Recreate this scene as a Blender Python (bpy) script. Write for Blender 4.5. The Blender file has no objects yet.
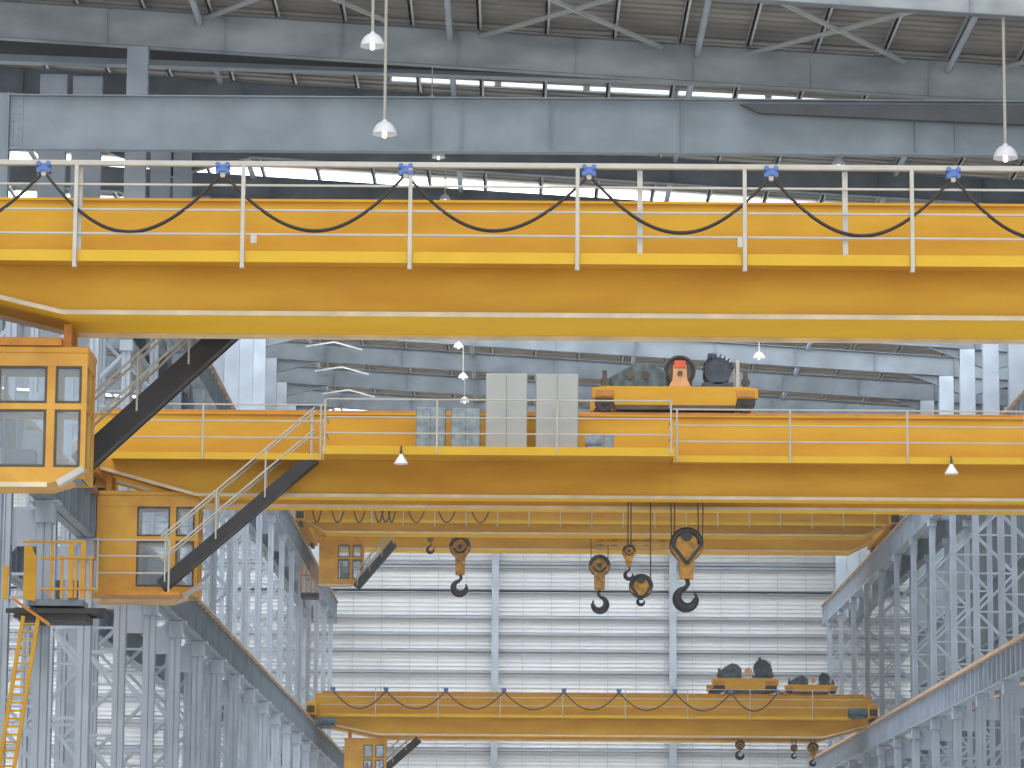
import bpy, math, random
from mathutils import Vector, Matrix
random.seed(7)
C = bpy.context.scene.collection
SC = bpy.context.scene

# ---------------------------------------------------------------- camera, world, exposure
ZC = 1.7                       # eye height above the floor
FPX = 3400.0                   # focal length in pixels of a 1024 wide frame
PITCH, YAW, ROLL = math.radians(9.17), math.radians(0.09), math.radians(0.40)
cd = bpy.data.cameras.new('camera'); cam = bpy.data.objects.new('camera', cd); C.objects.link(cam)
RM = Matrix.Rotation(YAW, 3, 'Z') @ Matrix.Rotation(math.pi/2 + PITCH, 3, 'X') @ Matrix.Rotation(ROLL, 3, 'Z')
cam.matrix_world = Matrix.Translation((0, 0, ZC)) @ RM.to_4x4()
cd.sensor_width = 36.0; cd.lens = FPX/1024*36.0; cd.clip_start = 0.5; cd.clip_end = 2000
SC.camera = cam

w = bpy.data.worlds.new('hall_daylight'); SC.world = w; w.use_nodes = True
bg = w.node_tree.nodes['Background']
bg.inputs[0].default_value = (0.86, 0.93, 1.0, 1); bg.inputs[1].default_value = 0.7
sd = bpy.data.lights.new('sun', 'SUN'); sun = bpy.data.objects.new('sun', sd); C.objects.link(sun)
sd.energy = 2.2; sd.angle = math.radians(40); sd.color = (1.0, 0.97, 0.93)
sun.rotation_euler = (math.radians(38), 0, math.radians(-14))
ld = bpy.data.lights.new('low_fill_sun', 'SUN'); low = bpy.data.objects.new('low_fill_sun', ld); C.objects.link(low)   # second sun added to light the far faces through the open near end
ld.energy = 1.5; ld.angle = math.radians(40); ld.color = (0.95, 0.98, 1.0)
low.rotation_euler = (math.radians(87), 0, math.radians(8))
SC.view_settings.view_transform = 'Standard'; SC.view_settings.look = 'None'
SC.view_settings.gamma = 1.0; SC.view_settings.use_curve_mapping = False
SC.view_settings.exposure = -0.25

def ray(px, py):
    return RM @ Vector(((px-512)/FPX, -(py-384)/FPX, -1.0))
def at(px, py, Y):             # the point at distance Y down the hall seen at that place of the photograph
    d = ray(px, py); t = Y/d.y
    return Vector((d.x*t, Y, ZC + d.z*t))

# ---------------------------------------------------------------- materials
def mat(name, col, rough=0.55, metal=0.0, nscale=0.0, namt=0.12, col2=None, bump=0.0, spec=0.4, stretch=(1, 1, 1)):
    m = bpy.data.materials.new(name); m.use_nodes = True
    nt = m.node_tree; b = nt.nodes['Principled BSDF']
    b.inputs['Roughness'].default_value = rough; b.inputs['Metallic'].default_value = metal
    b.inputs['Specular IOR Level'].default_value = spec
    b.inputs['Base Color'].default_value = (*col, 1)
    if nscale:
        tc = nt.nodes.new('ShaderNodeTexCoord'); mp = nt.nodes.new('ShaderNodeMapping')
        mp.inputs['Scale'].default_value = stretch
        nz = nt.nodes.new('ShaderNodeTexNoise'); nz.inputs['Scale'].default_value = nscale; nz.inputs['Detail'].default_value = 5
        cr = nt.nodes.new('ShaderNodeValToRGB')
        c2 = col2 if col2 else tuple(c*(1-namt*2) for c in col)
        cr.color_ramp.elements[0].position = 0.35; cr.color_ramp.elements[1].position = 0.65
        cr.color_ramp.elements[0].color = (*c2, 1); cr.color_ramp.elements[1].color = (*[min(1, c*(1+namt*0.5)) for c in col], 1)
        nt.links.new(tc.outputs['Object'], mp.inputs['Vector']); nt.links.new(mp.outputs['Vector'], nz.inputs['Vector'])
        nt.links.new(nz.outputs['Fac'], cr.inputs['Fac']); nt.links.new(cr.outputs['Color'], b.inputs['Base Color'])
        if bump:
            bp = nt.nodes.new('ShaderNodeBump'); bp.inputs['Strength'].default_value = bump
            nt.links.new(nz.outputs['Fac'], bp.inputs['Height']); nt.links.new(bp.outputs['Normal'], b.inputs['Normal'])
    return m
M = dict(
    yellow=mat('crane_yellow_paint', (0.65, 0.37, 0.045), 0.65, 0, 0.9, 0.10, (0.59, 0.30, 0.038), spec=0.1, stretch=(0.4, 1, 1.6)),
    edge=mat('walkway_yellow_paint', (0.68, 0.42, 0.045), 0.65, 0, 0.9, 0.04, spec=0.1),
    flange=mat('bounce_lit_yellow', (0.86, 0.51, 0.024), 0.65, 0, 0.9, 0.04, (0.82, 0.47, 0.022), spec=0.1, stretch=(0.4, 1, 1.6)),  # brighter yellow carries the floor bounce on the girder undersides
    stairblack=mat('black_stair_paint', (0.03, 0.029, 0.033), 0.6, 0, 3, 0.1),
    cream=mat('cream_edge_glare', (0.72, 0.62, 0.45), 0.5, 0, 1.5, 0.1),  # cream puts the glare along the flange edges into the colour
    block=mat('dirty_hook_block_yellow', (0.56, 0.30, 0.04), 0.55, 0, 6, 0.2, (0.30, 0.15, 0.035)),
    roofshade=mat('roof_shade_dark', (0.085, 0.09, 0.10), 0.6, 0, 1, 0.1),  # dark tone standing for shade under the roof
    orange=mat('old_orange_paint', (0.60, 0.25, 0.03), 0.5, 0, 2.0, 0.12),
    pale=mat('pale_rail_paint', (0.52, 0.50, 0.45), 0.5, 0, 2, 0.06),
    steel=mat('blue_grey_steel', (0.25, 0.30, 0.345), 0.5, 0.0, 0.8, 0.09),
    roofsteel=mat('roof_steel', (0.20, 0.235, 0.27), 0.42, 0.15, 0.7, 0.14),
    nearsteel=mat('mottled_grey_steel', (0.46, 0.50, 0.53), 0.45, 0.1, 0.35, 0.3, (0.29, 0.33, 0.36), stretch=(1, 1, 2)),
    column=mat('pale_blue_column_paint', (0.42, 0.48, 0.56), 0.5, 0, 0.8, 0.08),
    dark=mat('dark_grey_paint', (0.055, 0.052, 0.055), 0.6, 0, 2, 0.15),
    brown=mat('dirty_brown_steel', (0.10, 0.08, 0.065), 0.6, 0, 3, 0.2),
    black=mat('black_rubber', (0.045, 0.036, 0.033), 0.6, 0, 3, 0.1),
    blue=mat('blue_plastic', (0.09, 0.17, 0.45), 0.5, 0, 4, 0.1),
    rust=mat('rusty_rail', (0.62, 0.44, 0.32), 0.7, 0, 3, 0.15, (0.46, 0.30, 0.19)),
    clad=mat('white_cladding', (0.80, 0.81, 0.82), 0.6, 0, 0.35, 0.04, (0.72, 0.74, 0.77), stretch=(.2, 1, 2)),
    girt=mat('girt_steel', (0.40, 0.44, 0.49), 0.6, 0, 0.8, 0.08),
    roof=mat('roof_sheet', (0.33, 0.31, 0.28), 0.6, 0, 0.5, 0.16, (0.22, 0.21, 0.20), stretch=(.3, 1, 1)),
    brace=mat('galvanised_brace', (0.62, 0.64, 0.65), 0.35, 0.3, 2, 0.06),
    cab=mat('cab_yellow_paint', (0.66, 0.36, 0.04), 0.45, 0, 1.5, 0.1, (0.58, 0.28, 0.035)),
    grey=mat('cabinet_grey', (0.41, 0.42, 0.41), 0.55, 0, 1.5, 0.04),
    bluegrey=mat('blue_grey_cabinet', (0.27, 0.33, 0.37), 0.5, 0, 6, 0.15),
    machine=mat('machine_grey_green', (0.10, 0.14, 0.15), 0.5, 0, 5, 0.25),
    motor=mat('motor_blue_black', (0.05, 0.065, 0.095), 0.5, 0, 4, 0.2),
    hook=mat('forged_hook_steel', (0.045, 0.047, 0.055), 0.5, 0.3, 5, 0.2),
    rope=mat('wire_rope', (0.13, 0.10, 0.08), 0.7, 0, 6, 0.2),
    red=mat('red_orange_paint', (0.75, 0.12, 0.04), 0.5, 0, 3, 0.1),
    peach=mat('bearing_orange', (0.72, 0.36, 0.16), 0.5, 0, 3, 0.1),
    white=mat('white_enamel', (0.85, 0.86, 0.90), 0.35, 0, 3, 0.03),
    interior=mat('cab_interior', (0.20, 0.23, 0.26), 0.7, 0, 2, 0.1),
    paper=mat('pale_panel', (0.55, 0.57, 0.57), 0.6, 0, 2, 0.05),
    floor=mat('concrete', (0.76, 0.74, 0.70), 0.8, 0, 0.15, 0.08),
)
def glass_mat():
    m = bpy.data.materials.new('tinted_glass'); m.use_nodes = True; nt = m.node_tree
    b = nt.nodes['Principled BSDF']; b.inputs['Base Color'].default_value = (0.55, 0.62, 0.68, 1); b.inputs['Roughness'].default_value = 0.05
    tr = nt.nodes.new('ShaderNodeBsdfTransparent'); tr.inputs[0].default_value = (0.86, 0.91, 0.95, 1)
    mx = nt.nodes.new('ShaderNodeMixShader'); mx.inputs[0].default_value = 0.22
    nt.links.new(tr.outputs[0], mx.inputs[1]); nt.links.new(b.outputs[0], mx.inputs[2])
    nt.links.new(mx.outputs[0], nt.nodes['Material Output'].inputs['Surface']); return m
M['glass'] = glass_mat()
def emit(name, col, s):
    m = bpy.data.materials.new(name); m.use_nodes = True; b = m.node_tree.nodes['Principled BSDF']
    b.inputs['Base Color'].default_value = (*col, 1); b.inputs['Emission Color'].default_value = (*col, 1)
    b.inputs['Emission Strength'].default_value = s; return m
M['bulb'] = emit('lamp_bulb', (1, 0.97, 0.9), 1.2)
M['glint'] = emit('glint_glow', (0.92, 0.96, 1.0), 1.3)  # glow painted in for the glint on the rafter

# ---------------------------------------------------------------- helpers
def root_loc(o):
    v = Vector((0, 0, 0))
    while o: v += o.location; o = o.parent
    return v
def tag(o, label, cat, group=None, kind=None):
    if label: o['label'] = label
    if cat: o['category'] = cat
    if group: o['group'] = group
    if kind: o['kind'] = kind
    return o
def thing(name, loc, label, cat, group=None):
    o = bpy.data.objects.new(name, None); C.objects.link(o); o.location = loc; o.empty_display_size = 0.3
    return tag(o, label, cat, group)
class MB:
    def __init__(s): s.v = []; s.f = []; s.smooth = False
    def add(s, vs, fs):
        n = len(s.v); s.v += [Vector(p) for p in vs]; s.f += [tuple(i+n for i in f) for f in fs]; return s
    def box(s, x0, x1, y0, y1, z0, z1):
        x0, x1 = sorted((x0, x1)); y0, y1 = sorted((y0, y1)); z0, z1 = sorted((z0, z1))
        return s.add([(x, y, z) for z in (z0, z1) for y in (y0, y1) for x in (x0, x1)],
                     [(0, 2, 3, 1), (4, 5, 7, 6), (0, 1, 5, 4), (2, 6, 7, 3), (0, 4, 6, 2), (1, 3, 7, 5)])
    def bar(s, p, q, w, h, up=(0, 1, 0)):     # w across, h along 'up'
        p = Vector(p); q = Vector(q); d = (q-p).normalized(); up = Vector(up)
        a = d.cross(up)
        if a.length < 1e-4: a = d.cross(Vector((1, 0, 0)))
        a.normalize(); b = a.cross(d).normalized()
        vs = [e + a*(sx*w/2) + b*(sy*h/2) for e in (p, q) for sx, sy in ((-1, -1), (1, -1), (1, 1), (-1, 1))]
        return s.add(vs, [(0, 1, 2, 3), (7, 6, 5, 4), (0, 4, 5, 1), (1, 5, 6, 2), (2, 6, 7, 3), (3, 7, 4, 0)])
    def tube(s, pts, r, n=8, cap=True):
        pts = [Vector(p) for p in pts]; N = len(pts); rs = r if isinstance(r, (list, tuple)) else [r]*N
        vs = []; prev = None
        for i, p in enumerate(pts):
            d = (pts[min(i+1, N-1)] - pts[max(i-1, 0)]).normalized()
            if prev is None:
                a = d.cross(Vector((0, 1, 0)))
                if a.length < 1e-3: a = d.cross(Vector((1, 0, 0)))
            else: a = prev - d*prev.dot(d)
            a.normalize(); prev = a; b = d.cross(a)
            for k in range(n):
                t = 2*math.pi*k/n; vs.append(p + (a*math.cos(t) + b*math.sin(t))*rs[i])
        fs = [(i*n+k, i*n+(k+1) % n, (i+1)*n+(k+1) % n, (i+1)*n+k) for i in range(N-1) for k in range(n)]
        if cap: fs += [tuple(reversed(range(n))), tuple(range((N-1)*n, N*n))]
        s.smooth = True; return s.add(vs, fs)
    def prism(s, poly, y0, y1):               # poly of (x, z), extruded along y
        n = len(poly)
        vs = [(x, y0, z) for x, z in poly] + [(x, y1, z) for x, z in poly]
        return s.add(vs, [tuple(range(n)), tuple(reversed(range(n, 2*n)))] + [(i, i+n, (i+1) % n+n, (i+1) % n) for i in range(n)])
    def prismx(s, poly, x0, x1):              # poly of (y, z), extruded along x
        n = len(poly)
        vs = [(x0, y, z) for y, z in poly] + [(x1, y, z) for y, z in poly]
        return s.add(vs, [tuple(range(n)), tuple(reversed(range(n, 2*n)))] + [(i, i+n, (i+1) % n+n, (i+1) % n) for i in range(n)])
    def disc(s, c, r, y0, y1, n=28, rz=None):
        rz = rz or r
        return s.prism([(c[0]+r*math.cos(2*math.pi*k/n), c[2]+rz*math.sin(2*math.pi*k/n)) for k in range(n)], y0, y1)
    def lathe(s, c, prof, n=20):              # profile of (radius, z)
        c = Vector(c); N = len(prof); vs = []
        for r, z in prof:
            for k in range(n):
                t = 2*math.pi*k/n; vs.append(c + Vector((r*math.cos(t), r*math.sin(t), z)))
        fs = [(i*n+k, i*n+(k+1) % n, (i+1)*n+(k+1) % n, (i+1)*n+k) for i in range(N-1) for k in range(n)]
        s.smooth = True; return s.add(vs, fs)
    def build(s, name, m, parent=None, bevel=0, label=None, loc=None):
        me = bpy.data.meshes.new(name)
        off = root_loc(parent) if parent else (Vector(loc) if loc is not None else Vector((0, 0, 0)))
        me.from_pydata([tuple(p-off) for p in s.v], [], s.f); me.update()
        me.materials.append(m if not isinstance(m, str) else M[m])
        import bmesh
        bm = bmesh.new(); bm.from_mesh(me); bmesh.ops.recalc_face_normals(bm, faces=bm.faces); bm.to_mesh(me); bm.free()
        if s.smooth:
            for p in me.polygons: p.use_smooth = True
            try: me.set_sharp_from_angle(angle=math.radians(40))
            except Exception: pass
        o = bpy.data.objects.new(name, me); C.objects.link(o)
        if parent: o.parent = parent
        else: o.location = off
        if bevel:
            b = o.modifiers.new('bevel', 'BEVEL'); b.width = bevel; b.segments = 2; b.limit_method = 'ANGLE'
        if label: o['label'] = label
        return o
def kids(o): return [c for c in C.objects if c.parent == o]
def dup(o, loc=None, label=None, parent=None):
    c = o.copy(); C.objects.link(c)
    if loc is not None: c.location = loc
    if label: c['label'] = label
    if parent: c.parent = parent
    for ch in kids(o): dup(ch, parent=c)
    return c
ORD = ['first', 'second', 'third', 'fourth', 'fifth', 'sixth', 'seventh', 'eighth', 'ninth', 'tenth', 'eleventh', 'twelfth',
       'thirteenth', 'fourteenth', 'fifteenth', 'sixteenth', 'seventeenth', 'eighteenth', 'nineteenth', 'twentieth']
def ordn(i): return 'nearest' if i < 0 else ORD[i]

# ---------------------------------------------------------------- layout numbers
XLL, XLR = -11.4, 20.0          # lower rails
XUL, XUR = -12.0, 21.0          # upper rails
ZL = ZC + 11.75                 # lower rail top
ZU = ZC + 22.3                  # upper rail top
YW = 232.0                      # end wall
YK = [81.8 + 8.05*k for k in range(-1, 19)]
RZ0 = at(0, 38, 114).z; RX0 = at(0, 38, 114).x; RSL = (at(1024, 103, 114).z - RZ0)/(at(1024, 103, 114).x - RX0)
def rz(x): return RZ0 + (x-RX0)*RSL     # underside of rafters

# ---------------------------------------------------------------- setting: floor, end wall, roof
tag(MB().box(-60, 70, -60, 240, -0.3, 0).build('floor', 'floor'), 'pale concrete floor of the crane hall', 'floor', kind='structure')

wl = thing('wall_far', (0, YW, 0), 'white ribbed metal cladding wall closing the far end of the hall', 'wall'); wl['kind'] = 'structure'
b = MB(); z = 0.0; prof = []
while z < 35:
    prof += [(0, z), (0, z+.17), (-.07, z+.20), (-.07, z+.26), (0, z+.29)]; z += .29
prof += [(.3, z), (.3, 0)]
b = MB(); n = len(prof)
b.add([(-50, YW+y, zz) for y, zz in prof] + [(62, YW+y, zz) for y, zz in prof], [(i, i+n, (i+1) % n + n, (i+1) % n) for i in range(n)])
sheet = b.build('cladding_sheet', 'clad', wl)
def girt(z, hh=.22):
    b = MB(); b.box(-50, 62, YW-.42, YW-.40, z, z+hh); b.box(-50, 62, YW-.42, YW-.08, z+hh-.02, z+hh); b.box(-50, 62, YW-.42, YW-.1, z, z+.02)
    return b.build('girt', 'girt', wl)
GY = [565.5, 592.5, 619.5, 636, 652.5, 674, 700, 726, 752]
for gy in GY: girt(at(580, gy, YW-.4).z)
for z in (1.6, 3.4, 5.2, 7.0, 8.8, 24.6, 26.3, 28.0, 29.8): girt(z)
for k in range(-24, 31):
    x = k*1.93+.5
    MB().box(x-.03, x+.03, YW-.33, YW-.28, 0, 33).build('sag_rod', 'brace', wl)
for px in (495, 673):
    x = at(px, 640, YW-.9).x
    b = MB(); b.box(x-.24, x+.24, YW-.95, YW-.92, 0, 31); b.box(x-.02, x+.02, YW-.92, YW-.44, 0, 31); b.box(x-.24, x+.24, YW-.47, YW-.44, 0, 31)
    b.build('wind_column', 'column', wl)
for x in (-25, -37, 33, 45):
    MB().box(x-.24, x+.24, YW-.95, YW-.44, 0, 31).build('wind_column', 'column', wl)

# roof sheet, one slope, ribs across the hall
YR0 = 106.5
b = MB(); prof = []; y = YR0
while y < YW+.3:
    prof += [(y, 0), (y+.36, 0), (y+.42, .09), (y+.58, .09), (y+.64, 0)]; y += .64
n = len(prof); HR = 1.62
for xa, xb in ((-35, 37),):
    b.add([(xa, yy, rz(xa)+HR+zz) for yy, zz in prof] + [(xb, yy, rz(xb)+HR+zz) for yy, zz in prof], [(i, i+1, i+1+n, i+n) for i in range(n-1)])
    b.add([(xa, YR0, rz(xa)+HR+.3), (xb, YR0, rz(xb)+HR+.3), (xb, y, rz(xb)+HR+.3), (xa, y, rz(xa)+HR+.3)], [(0, 1, 2, 3)])
ceil = b.build('ceiling', 'roof'); tag(ceil, 'ribbed metal roof sheeting above the rafters', 'roof', kind='structure')
M['fill_glow'] = emit('fill_panel_glow', (0.93, 0.97, 1.0), 4.8)  # for glowing panels added under the roof to brighten the far bays
for k_, Y in enumerate(YK[8:]):
    if Y > YW-7: continue
    b = MB(); y0_, y1_ = (Y+.8, Y+7.6) if Y < 168 else ((Y+5.2, Y+7.2) if Y < 196 else (Y+.5, Y+7.7))
    xa, xb = -33, 35
    b.add([(xa, y0_, rz(xa)+HR-.06), (xb, y0_, rz(xb)+HR-.06), (xb, y1_, rz(xb)+HR-.06), (xa, y1_, rz(xa)+HR-.06)], [(0, 1, 2, 3)])
    b.build('fill_panel', 'fill_glow', ceil, label='added glowing panel under the roof, lighting the far bays')
# glint along a rafter, built as a glowing strip
YS = 121.8
pts_ = [at(392+(858-392)*t, 78.5+(102-78.5)*t, YS) for t in (0, .22, .235, .41, .425, .6, .615, .8, .815, 1)]
sk = thing('glint_strip', pts_[0], 'long glowing strip standing for the glint along a rafter just above the blue tie beam', 'glint strip')
for i in range(0, 10, 2):
    MB().bar(pts_[i], pts_[i+1], .05, .13, up=(0, 0, 1)).build('glint_bar', 'glint', sk)
MB().bar(pts_[0]+Vector((-.1, .1, 0)), pts_[-1]+Vector((.1, .1, 0)), .1, .22, up=(0, 0, 1)).build('glint_backing', 'brace', sk)

# ---------------------------------------------------------------- rafters, purlins, bracing
def rafter(Y, depth, label, x0=-35, x1=37, haunch=True):
    t = thing('roof_rafter', (-13.4, Y, rz(-13.4)), label, 'rafter', 'sloping roof rafters')
    tk = .024
    b = MB(); b.prism([(x0, rz(x0)), (x1, rz(x1)), (x1, rz(x1)+depth), (x0, rz(x0)+depth)], Y-.012, Y+.012)
    x = -34.5
    while x < 37:
        b.box(x-.012, x+.012, Y-.16, Y+.16, rz(x)+.02, rz(x)+depth-.02); x += 4.05
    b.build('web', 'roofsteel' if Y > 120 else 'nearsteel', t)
    b = MB(); b.prism([(x0, rz(x0)-.03), (x1, rz(x1)-.03), (x1, rz(x1)), (x0, rz(x0))], Y-.19, Y+.19); b.build('bottom_flange', 'roofsteel', t)
    b = MB(); b.prism([(x0, rz(x0)+depth), (x1, rz(x1)+depth), (x1, rz(x1)+depth+.03), (x0, rz(x0)+depth+.03)], Y-.19, Y+.19); b.build('top_flange', 'roofsteel', t)
    if haunch:
        for xc, sg in ((-13.9, 1), (-13.2, -1), (23.2, -1), (22.5, 1)):
            xe = xc + sg*3.4
            b = MB(); b.prism([(xc, rz(xc)-1.1), (xe, rz(xe)), (xc, rz(xc))], Y-.012, Y+.012)
            b.bar((xc, Y, rz(xc)-1.1), (xe, Y, rz(xe)-.02), .3, .03, up=(0, 0, 1)); b.build('haunch', 'roofsteel', t)
    # short fly braces to the purlins
    return t
YF = [y for y in YK if y > 88]
YF = [103.3 if abs(y-105.95) < .5 else y for y in YF]
for i, Y in enumerate(YF):
    d = 1.28 if Y < 115 else .95
    n_ = len(YF)-1-i
    rafter(Y, d, 'blue-grey sloping roof rafter, %s from the end wall' % (ordn(n_)), haunch=Y > 115)
# purlins along the hall
for i, k in enumerate(range(-13, 16)):
    x = 2.32*k + 0.9
    o = MB(); o.box(x-.04, x+.04, YF[0]-2, YW-.6, rz(x)+1.32, rz(x)+1.59); o.box(x-.04, x+.12, YF[0]-2, YW-.6, rz(x)+1.32, rz(x)+1.345)
    side = 'left' if x < 0 else 'right'; n_ = abs(k) if x < 0 else k+1
    o = o.build('purlin', 'brace', loc=(x, YF[0]-2, rz(x)+1.3))
    tag(o, 'thin roof purlin running down the hall, %s %s of its middle line' % (ordn(n_-1) if n_ <= 20 else 'outermost', side), 'purlin', 'roof purlins')
for j, px in enumerate((-60, 200, 450, 697, 947)):
    x = at(px, 45, 114).x
    o = MB(); o.tube([(x, 96, rz(x)+.95), (x, 210, rz(x)+.95)], .11, 10)
    o = o.build('roof_strut', 'column', loc=(x, 96, rz(x)+.95))
    tag(o, 'round blue-grey strut tying the rafters together, %s from the left' % ORD[j], 'strut', 'roof struts')
def roof_pt(px, py, up=1.15):
    d = ray(px, py)     # intersect with plane z = rz(x)+up
    t = (RZ0 - RX0*RSL + up - ZC)/(d.z - RSL*d.x)
    return Vector((d.x*t, d.y*t, ZC+d.z*t))
br = [((480, 36), (618, -4), 'first'), ((545, -4), (662, 47), 'second'), ((745, 54), (915, 10), 'third'), ((765, -6), (905, 62), 'fourth'),
      ((180, 28), (262, -4), 'fifth'), ((330, -4), (385, 20), 'sixth'), ((1000, 68), (1060, 52), 'seventh')]
nm = ['long diagonal of the left white roof cross above the pendant lamps, rising right', 'second diagonal of the left white roof cross, falling right',
      'diagonal of the right white roof cross, rising right', 'diagonal of the right white roof cross, falling right',
      'short white roof brace at the top left', 'short white roof brace beside the left pendant cable', 'short white roof brace at the right edge']
for (a, c, _), l in zip(br, nm):
    p, q = roof_pt(*a), roof_pt(*c)
    q2 = p + (q-p)
    o = MB().bar(p, q2, .2, .06, up=(0, 0, 1)); o.bar(p+Vector((0, 0, -.03)), q2+Vector((0, 0, -.03)), .05, .14, up=(0, 0, 1))
    tag(o.build('roof_brace', 'brace', loc=p), l, 'brace', 'white roof bracing')
# glinting brace pairs near the left column line in the far frames
for i, Y in enumerate(YF):
    if Y < 150: continue
    x = at(334, 376, 178).x
    t = thing('knee_brace', (x, Y-.5, rz(x)+.6), 'pale shallow peaked roof brace on the rafter %s from the end wall' % ordn(len(YF)-1-i), 'brace', 'knee braces under the roof')
    for sg in (-1, 1):
        MB().bar((x, Y-.5, rz(x)+1.0), (x+sg*1.5, Y-.5, rz(x+sg*1.5)+.68), .08, .08).build('arm', 'brace', t)
# transverse tie beam (level) in front of the roof frames
YB = 107.0
pl = at(9, 148.5, YB); zb0 = pl.z; zb1 = at(9, 96.5, YB).z
t = thing('tie_beam', (pl.x, YB, zb0), 'deep level blue-grey tie beam crossing the hall below the roof', 'beam')
b = MB(); b.box(pl.x, 26, YB-.012, YB+.012, zb0, zb1)
for px in (430, 462, 551, 681, 915, 955):
    x = at(px, 120, YB).x; b.box(x-.015, x+.015, YB-.15, YB, zb0+.03, zb1-.03)
b.build('web', 'steel', t)
MB().box(pl.x, 26, YB-.2, YB+.2, zb0-.04, zb0).build('bottom_flange', 'steel', t)
MB().box(pl.x, 26, YB-.2, YB+.2, zb1, zb1+.04).build('top_flange', 'steel', t)
b = MB(); b.box(pl.x+.02, pl.x+.42, YB-.05, YB-.012, zb0, zb1)
for k in range(6):
    for dx in (.12, .3): b.tube([(pl.x+dx, YB-.09, zb0+.15+k*.25), (pl.x+dx, YB-.05, zb0+.15+k*.25)], .03, 8)
b.build('bolted_end_plate', 'steel', t)
for sx, lb in ((pl.x-.35, 'broad blue column at the left edge carrying the tie beam'), (26.35, 'column at the right end of the tie beam')):
    t = thing('beam_column', (sx, YB, 0), lb, 'column')
    MB().box(sx-.35, sx+.35, YB-.02, YB+.02, 0, zb1+.1).build('web', 'steel', t)
    for e in (-.35, .32): MB().box(sx+e, sx+e+.03, YB-.25, YB+.25, 0, zb1+.1).build('flange', 'steel', t)
q = [at(-30, 37, 116.5), at(700, 79, 116.5), at(700, 82, 116.5), at(-30, 54, 116.5)]  # dark band shaped to stand for the roof's shade below the rafter
t = thing('shade_band', (q[0].x, 116.5, q[0].z), 'dark sloping band for the roof shade, tapering right just below the nearest full rafter', 'beam')
MB().prism([(p.x, p.z) for p in q], 116.4, 116.7).build('web', 'roofshade', t)
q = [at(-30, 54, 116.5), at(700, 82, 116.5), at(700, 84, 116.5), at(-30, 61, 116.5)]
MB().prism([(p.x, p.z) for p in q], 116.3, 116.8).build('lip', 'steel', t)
for pa, pb, lb in ((40, 67, 'broad blue roof post above the left end of the tie beam, left one'), (73, 102, 'broad blue roof post above the left end of the tie beam, right one')):
    a, e = at(pa, 100, 118.5), at(pb, 100, 118.5)
    b = MB(); b.box(a.x, e.x, 118.4, 118.46, 0, rz(a.x)-.1); b.box(a.x, a.x+.05, 118.46, 118.8, 0, rz(a.x)-.1); b.box(e.x-.05, e.x, 118.46, 118.8, 0, rz(a.x)-.1)
    tag(b.build('roof_post', 'column', loc=(a.x, 118.4, 0)), lb, 'post')
# tapered dark wedge: the roof's shade on the tie beam, built as a shape
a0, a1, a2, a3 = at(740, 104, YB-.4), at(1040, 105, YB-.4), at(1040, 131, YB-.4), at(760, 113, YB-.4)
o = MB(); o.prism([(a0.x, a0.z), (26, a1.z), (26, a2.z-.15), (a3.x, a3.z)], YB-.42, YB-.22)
tag(o.build('shade_wedge', 'roofshade', loc=(a0.x, YB-.4, a0.z)), 'dark tapering wedge for the roof shade along the top right of the tie beam', 'shade wedge')

# ---------------------------------------------------------------- colonnades
ZLB = ZL - 1.5     # underside of lower runway beam
ZUB = ZU - 1.6
def hsec(b, x, y, z0, z1, wx=.32, wy=.34):
    b.box(x-wx/2, x+wx/2, y-wy/2, y-wy/2+.03, z0, z1); b.box(x-wx/2, x+wx/2, y+wy/2-.03, y+wy/2, z0, z1); b.box(x-.015, x+.015, y-wy/2, y+wy/2, z0, z1)
def column_proto(sg, label, ZUB=ZUB, post=True):
    # sg=+1: the outer side lies to +x
    t = thing('lattice_column', (0, 0, 0), label, 'column')
    b = MB(); hsec(b, 0, 0, 0, ZLB, .34); b.build('inner_chord', 'column', t)
    xm = sg*.95; xo = sg*2.7
    b = MB(); hsec(b, xm, 0, 0, ZUB, .27); b.build('middle_chord', 'column', t)
    b = MB(); hsec(b, xo, 0, 0, ZUB, .22); b.build('outer_chord', 'column', t)
    b = MB(); z = .5; i = 0; st = 1.75
    while z < ZUB-st:
        a, c = (xm, xo) if i % 2 else (xo, xm)
        b.bar((a, -.14, z), (c, -.14, z+st), .1, .02); b.bar((a, .14, z), (c, .14, z+st), .1, .02)
        b.bar((min(xm, xo), -.12, z), (max(xm, xo), -.12, z), .08, .02)
        z += st; i += 1
    b.build('lacing', 'column', t)
    b = MB(); z = 1.2
    while z < ZLB-1.6:
        b.bar((0, -.12, z), (xm, -.12, z+1.2), .09, .03); b.bar((0, -.12, z+1.2), (xm, -.12, z+1.2), .09, .03); z += 2.4
    b.box(min(0, xm), max(0, xm), -.04, .04, ZLB-1.1, ZLB-.2)
    b.build('tie_plates', 'column', t)
    b = MB(); b.box(-.22, .22, -.28, .28, ZLB-.55, ZLB); b.box(-.36, .36, -.35, .35, ZLB-.06, ZLB-.001)
    b.build('bearing_bracket', 'column', t, bevel=.02)
    for xh in (xm, xo): MB().box(xh-.2, xh+.2, -.28, .28, ZUB-.35, ZUB).build('column_head', 'column', t)
    # upper solid roof post
    if not post: return t
    xa = sg*1.75; b = MB(); zt = rz((XLL if sg < 0 else XLR)+xa)-.04
    b.box(xa-.36, xa+.36, -.21, -.18, ZUB, zt); b.box(xa-.36, xa+.36, .18, .21, ZUB, zt); b.box(xa-.02, xa+.02, -.2, .2, ZUB, zt)
    b.build('roof_post', 'column', t)
    return t
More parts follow.
